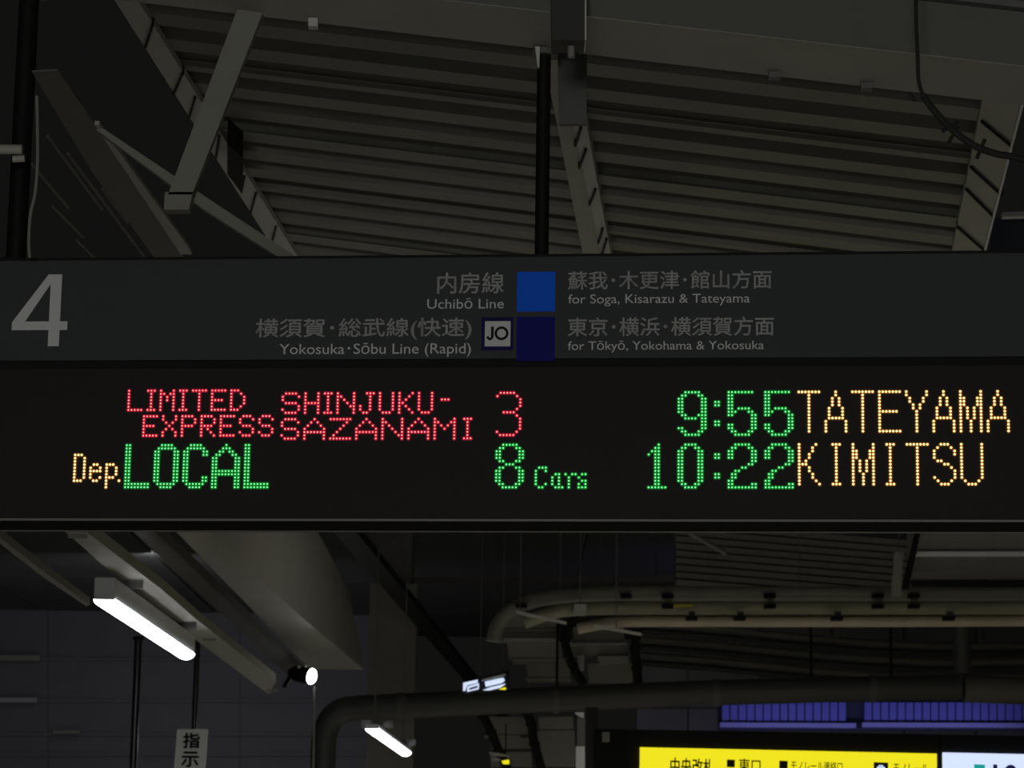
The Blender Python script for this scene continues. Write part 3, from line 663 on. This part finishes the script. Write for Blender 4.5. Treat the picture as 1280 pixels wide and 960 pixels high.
stack([(610, 660, 896, 918, 'D'), (604, 650, 919, 922, 'B'), (612, 664, 922.5, 936, 'D'), (612, 664, 940, 958, 'D'), (672, 716, 896, 912, 'D'), (672, 718, 913, 958, 'D')], 25, 'dim stack of boards under the duct, left of the white post')
# ribbed canopies
cn = thing('ribbed_canopy', hit(1000, 700, depth(24)), 'dim brown ribbed canopy behind the pipe rack', 'canopy', 'dim ribbed canopies')
for i in range(9):
    y = 664 + i * 9
    slab([(845, y - 12), (1140, y + 12), (1139, y + 19), (845, y - 5)], depth(24 - i * .02), (0, .3, 0)).build('canopy_rib', MT['wall'], cn)
cn2 = thing('ribbed_canopy', hit(1050, 820, depth(27)), 'dim sagging ribbed canopy between pipe rack and round duct', 'canopy', 'dim ribbed canopies')
for i in range(6):
    y = 784 + i * 10
    P = [hit(x, yy, depth(27)) for x, yy in ((800, y - 6), (900, y + 2), (1000, y + 12), (1100, y + 20), (1190, y + 23), (1330, y + 22))]
    MB().tube(smoothpath(P), .035, 8).build('canopy_rib', MT['duct'] if i % 2 else MT['pipe'], cn2, smooth=True)
# box on the right
bxr = thing('equipment_housing', hit(1210, 700, depth(18.5)), 'dim box-shaped housing with a pale edge line at right under the sign', 'housing')
slab([(1147, 640), (1340, 640), (1340, 689), (1147, 689)], depth(18.5), (0, .5, 0)).build('upper_panel', MT['beam_mid'], bxr)
slab([(1147, 689.5), (1340, 689.5), (1340, 692.5), (1147, 692.5)], depth(18.45), (0, .4, 0)).build('edge_strip', MT['white'], bxr)
slab([(1145, 693), (1340, 693), (1340, 716), (1140, 716)], depth(18.6), (0, .4, 0)).build('lower_panel', MT['beam_dark'], bxr)
o = slab([(1150, 640), (1156, 640), (1136, 736), (1128, 736)], depth(18.3), (0, .05, 0)).build('slanted_strut', MT['black']); tag(o, 'black slanted strut at the left edge of the housing', 'strut')
o = slab([(1118, 690), (1130, 690), (1126, 745), (1114, 745)], depth(19.0), (0, .05, 0)).build('slanted_strut', MT['beam_mid']); tag(o, 'grey strut dropping onto the upper pipe beside the housing', 'strut')
P, Q = hit(862, 666, depth(21)), hit(908, 692, depth(21))
o = MB().tube([P, Q], .02, 8).build('short_conduit', MT['beam_mid'], smooth=True); tag(o, 'short grey conduit slanting just under the sign, right of centre', 'conduit')
o = slab([(480, 722), (860, 720), (860, 727), (480, 729)], depth(26), (0, .1, 0)).build('cross_rail', MT['beam_dark']); tag(o, 'faint level rail behind the pipe curve', 'rail')
# ribbed fascia, blue lamplight put into rib and sill colours
bf = thing('fascia_lit_blue', hit(1100, 900, depth(28)), 'ribbed fascia lit blue above the yellow sign', 'fascia')
for (x0, x1) in ((902, 1068), (1080, 1335)):
    n = int((x1 - x0) / 10.4)
    for i in range(n):
        xx = x0 + i * 10.4
        slab([(xx + .8, 878), (xx + 9.6, 878), (xx + 9.6, 902), (xx + .8, 902)], depth(28), (0, .1, 0)).build('fascia_rib', MT['blue_lit_wall'], bf)
    slab([(x0 - 2, 903), (x1 + 2, 904), (x1 + 2, 910), (x0 - 2, 909)], depth(27.9), (0, .25, 0)).build('sill', mat('blue_lit_sill', (.2, .2, .38), .6), bf)
slab([(898, 870), (1340, 870), (1340, 913), (898, 913)], depth(28.12), (0, .1, 0)).build('backing', mat('fascia_backing_paint', (.012, .012, .03), .7), bf)
area('fascia_light', hit(1090, 926, depth(27.2)), 3.4, .06, 5.0, (.42, .42, 1.0), (0, .93, .5), math.radians(110))
# station signs at the bottom
YS = 15
sgn = thing('direction_sign', hit(980, 1000, depth(YS)), 'backlit yellow direction sign with black characters at the bottom edge', 'sign')
slab([(742, 911), (1174.5, 918), (1174.5, 1060), (742, 1060)], depth(YS + .02), (0, .22, 0)).build('sign_case', MT['case'], sgn)
slab([(800, 934), (1171, 942), (1172, 1045), (799, 1040)], depth(YS), (0, .018, 0)).build('yellow_panel', MT['yellow'], sgn)
sgw = thing('platform_sign', hit(1250, 1000, depth(YS)), 'backlit white platform number sign at the bottom right corner', 'sign')
slab([(1175.5, 918), (1345, 921), (1345, 1060), (1175.5, 1060)], depth(YS + .02), (0, .22, 0)).build('sign_case', MT['case'], sgw)
slab([(1178.5, 940.5), (1340, 944), (1340, 1045), (1179.5, 1045)], depth(YS), (0, .018, 0)).build('white_panel', MT['backlit'], sgw)
rear_glow = mat('rear_glow_white', (.5, .5, .5), .6, emit=(1, .93, .75), estr=2.2)  # unseen glowing rear faces, added to light the pipes, duct and post
slab([(800, 938), (1171, 942), (1171, 1040), (800, 1040)], depth(YS + .243), (0, .018, 0)).build('added_rear_glow', rear_glow, sgn)
slab([(1180, 942), (1340, 944), (1340, 1040), (1180, 1040)], depth(YS + .243), (0, .018, 0)).build('added_rear_glow', rear_glow, sgw)
fr = frame_at(YS - .002, -math.radians(1.3) + ROLL * 0)
def ftext(s, x0, y0, x1, y1, material, root, thick=.01, lift=.003, f=None):
    f = f or fr
    text_on(s, fbox(x0, y0, x1, y1, f), f, material, root, None, thick, lift)
def frect(x0, y0, x1, y1, material, root, name, lift=.003):
    O, U, V, N = fr; a0, b0, a1, b1 = fbox(x0, y0, x1, y1, fr)
    MB().box(O + U * (a0 + a1) / 2 + V * (b0 + b1) / 2 + N * lift, a1 - a0, .001, b1 - b0, (U, -N, V)).build(name, material, root)
ftext('中央改札', 838, 948, 892, 968, MT['yink'], sgn, .014)
frect(908.5, 949.5, 918.5, 959, MT['yink'], sgn, 'square_mark')
ftext('東口', 923.5, 948.5, 950.5, 965, MT['yink'], sgn, .012)
frect(974, 951, 984.5, 961, MT['yink'], sgn, 'square_mark')
ftext('モノレール連絡口', 989, 951.5, 1053, 964, MT['yink'], sgn, .008)
frect(1092, 953, 1110, 971, MT['yink'], sgn, 'monorail_mark')
frect(1098, 956.5, 1104, 958, MT['backlit'], sgn, 'mark_window', .0045)
frect(1096, 958.5, 1106, 966, MT['backlit'], sgn, 'mark_window', .0045)
ftext('モノレール', 1117, 955, 1160, 967, MT['yink'], sgn, .008)
frect(1217.5, 955.5, 1231, 969, MT['teal'], sgw, 'teal_square')
ftext('10', 1242, 956.3, 1272, 982, MT['nink'], sgw, .03)
# pale post and frame left of the signs
wp = thing('pale_post', hit(725, 1000, depth(17)), 'pale grey post with a bright lower end, below the round duct', 'post')
slab([(720, 933), (731, 933), (731, 1060), (720, 1060)], depth(17), (0, .05, 0)).build('lower_sleeve', MT['white'], wp)
slab([(722, 897), (731, 897), (731, 933), (721.5, 933)], depth(17.02), (0, .04, 0)).build('upper_sleeve', MT['beam_dark'], wp)
slab([(718.5, 890.5), (730, 890.5), (730, 897), (724, 895)], depth(16.98), (0, .05, 0)).build('post_cap', MT['white'], wp)
o = slab([(732, 884), (748, 884), (748, 1060), (732, 1060)], depth(16.5), (0, .12, 0)).build('black_post', MT['black']); tag(o, 'black upright post between the pale post and the yellow sign', 'post')
o = slab([(753, 915), (762, 915), (762, 927), (753, 927)], depth(14.95), (0, .075, 0)).build('small_plate', MT['beam_mid']); tag(o, 'tiny grey plate on the sign case left of the yellow panel', 'plate')
# small far lit sign; then the yellow sign's reflection drawn as glowing strips
fs = thing('lit_train_sign', hit(608, 860, depth(21)), 'small far backlit white sign just above the round duct', 'sign')
D21 = depth(21)
slab([(577, 853), (636, 838), (636, 862), (577, 868)], depth(21.05), (0, .1, 0)).build('sign_case', MT['black'], fs)
slab([(579, 853.5), (597, 849.5), (597, 853), (583.5, 856), (581.5, 863), (579, 863.5)], D21, (0, .04, 0)).build('white_rim', MT['backlit'], fs)
slab([(584, 858), (598.5, 854), (598.5, 861), (584, 864.5)], D21, (0, .04, 0)).build('glyph_panel', MT['backlit'], fs)
slab([(586.5, 860), (597, 857), (597, 859.5), (586.5, 862.5)], depth(20.99), (0, .01, 0)).build('dark_glyphs', MT['ink'], fs)
slab([(602, 849), (632, 841.5), (632, 844), (602, 851)], D21, (0, .04, 0)).build('top_strip', MT['beam_lite'], fs)
slab([(606, 852), (629, 847), (631, 850), (628, 853), (607, 858)], D21, (0, .04, 0)).build('lit_panel', MT['backlit'], fs)
slab([(604, 862.5), (613, 859), (632, 854.5), (626, 859), (612, 862.5)], D21, (0, .04, 0)).build('lit_panel', MT['backlit'], fs)
slab([(624, 861.5), (631, 859), (633, 860.5), (631, 862)], depth(20.98), (0, .04, 0)).build('yellow_strip', MT['yellow'], fs)
fy = thing('yellow_reflection', hit(630, 952, depth(22)), 'tiny glowing strip as reflection of the yellow sign low under the duct, left of the pale post', 'sign')
slab([(627, 951), (636.5, 949.5), (636.5, 955), (629, 955)], depth(22), (0, .04, 0)).build('yellow_panel', MT['yellow'], fy)  # glowing patch in place of the sign's yellow reflection
slab([(611, 940), (621, 941), (637, 944), (637, 945.5), (614, 944.5)], depth(22), (0, .04, 0)).build('pale_strip', MT['beam_lite'], fy)
slab([(614, 947), (625, 948), (625, 951), (616, 951)], depth(22), (0, .04, 0)).build('pale_strip', MT['beam_lite'], fy)

# rods that carry the hung things from the rear roof
for x in (860, 1000, 1130): rod_up(x, 668, 24.1, cn)
for x in (820, 1050, 1230): rod_up(x, 800, 27, cn2)
for x in (700, 1000, 1300): rod_up(x, 742, PY, ra)
rod_up(600, 849, 21.12, fs); rod_up(628, 842, 21.12, fs)
rod_up(160, 790, 15, bpy.data.objects['thin_post']) if False else None
for nm, x, y, Y in (('board_stack', 660, 770, 25.12), ('board_stack.001', 750, 786, 25.12), ('board_stack.002', 611.5, 898, 25.12)):
    rod_up(x, y, Y, bpy.data.objects[nm])
for o_, x, y, Y in ((bpy.data.objects['slanted_strut'], 1151, 642, 18.32), (bpy.data.objects['slanted_strut.001'], 1124, 692, 19.02), (bpy.data.objects['angle_bar'], 650, 765, 18.92), (bpy.data.objects['angle_bar.001'], 770, 785.5, 18.92), (bpy.data.objects['junction_box.002'], 725, 756, 19.22), (bpy.data.objects['short_conduit'], 864, 667, 21.0)):
    rod_up(x, y, Y, o_)
for x, y in ((468, 912), (504, 938)):
    q = hit(x, y, level(.95)); MB().tube([q + UP * .05, Vector((q.x, q.y, ZR))], .004, 6).build('hanger_rod', MT['beam_dark'], bpy.data.objects['tube_lamp.001'])
q = hit(632, 950, depth(22.02)); MB().tube([q, q + UP * .30], .006, 6).build('hanger_rod', MT['black'], fy)

# dark cable bundles in the gaps between the board stacks
for pts_, lab in ((((778, 768), (738, 768), (714, 778), (706, 800), (716, 832), (730, 856)), 'dark cable bundle looping down between the two board stacks above the duct'),
                  (((592, 880), (604, 896), (614, 915), (624, 940), (640, 972)), 'dark cable bundle left of the dim stack under the duct'),
                  (((655, 884), (664, 905), (668, 930), (680, 972)), 'dark cable bundle between the boards under the duct'),
                  (((797, 786), (794, 810), (796, 835), (798, 862)), 'dark cable bundle at the right end of the right board stack')):
    o = MB().tube(smoothpath([hit(x, y, depth(24.6)) for x, y in pts_]), .042, 8).build('cable_bundle', MT['dark'], smooth=True)
    tag(o, lab, 'cable', 'dark cable bundles by the board stacks')
    for k in range(1, len(pts_) - 1):
        q = hit(*pts_[k], depth(24.6)); MB().tube([q - UP * .02, q + UP * .02], .052, 8).build('cable_tie', MT['dark'], None, o)
slab([(842, 756), (866, 755.5), (866, 758), (842, 758.5)], depth(PY - .258), (0, .02, 0)).build('yellow_glint', mat('yellow_glint', (.8, .68, .02), .5), rb)  # yellow glint on the pipe, painted as a strip
rod_up(778, 768, 24.6, bpy.data.objects['cable_bundle']); rod_up(797, 786, 24.6, bpy.data.objects['cable_bundle.003'])
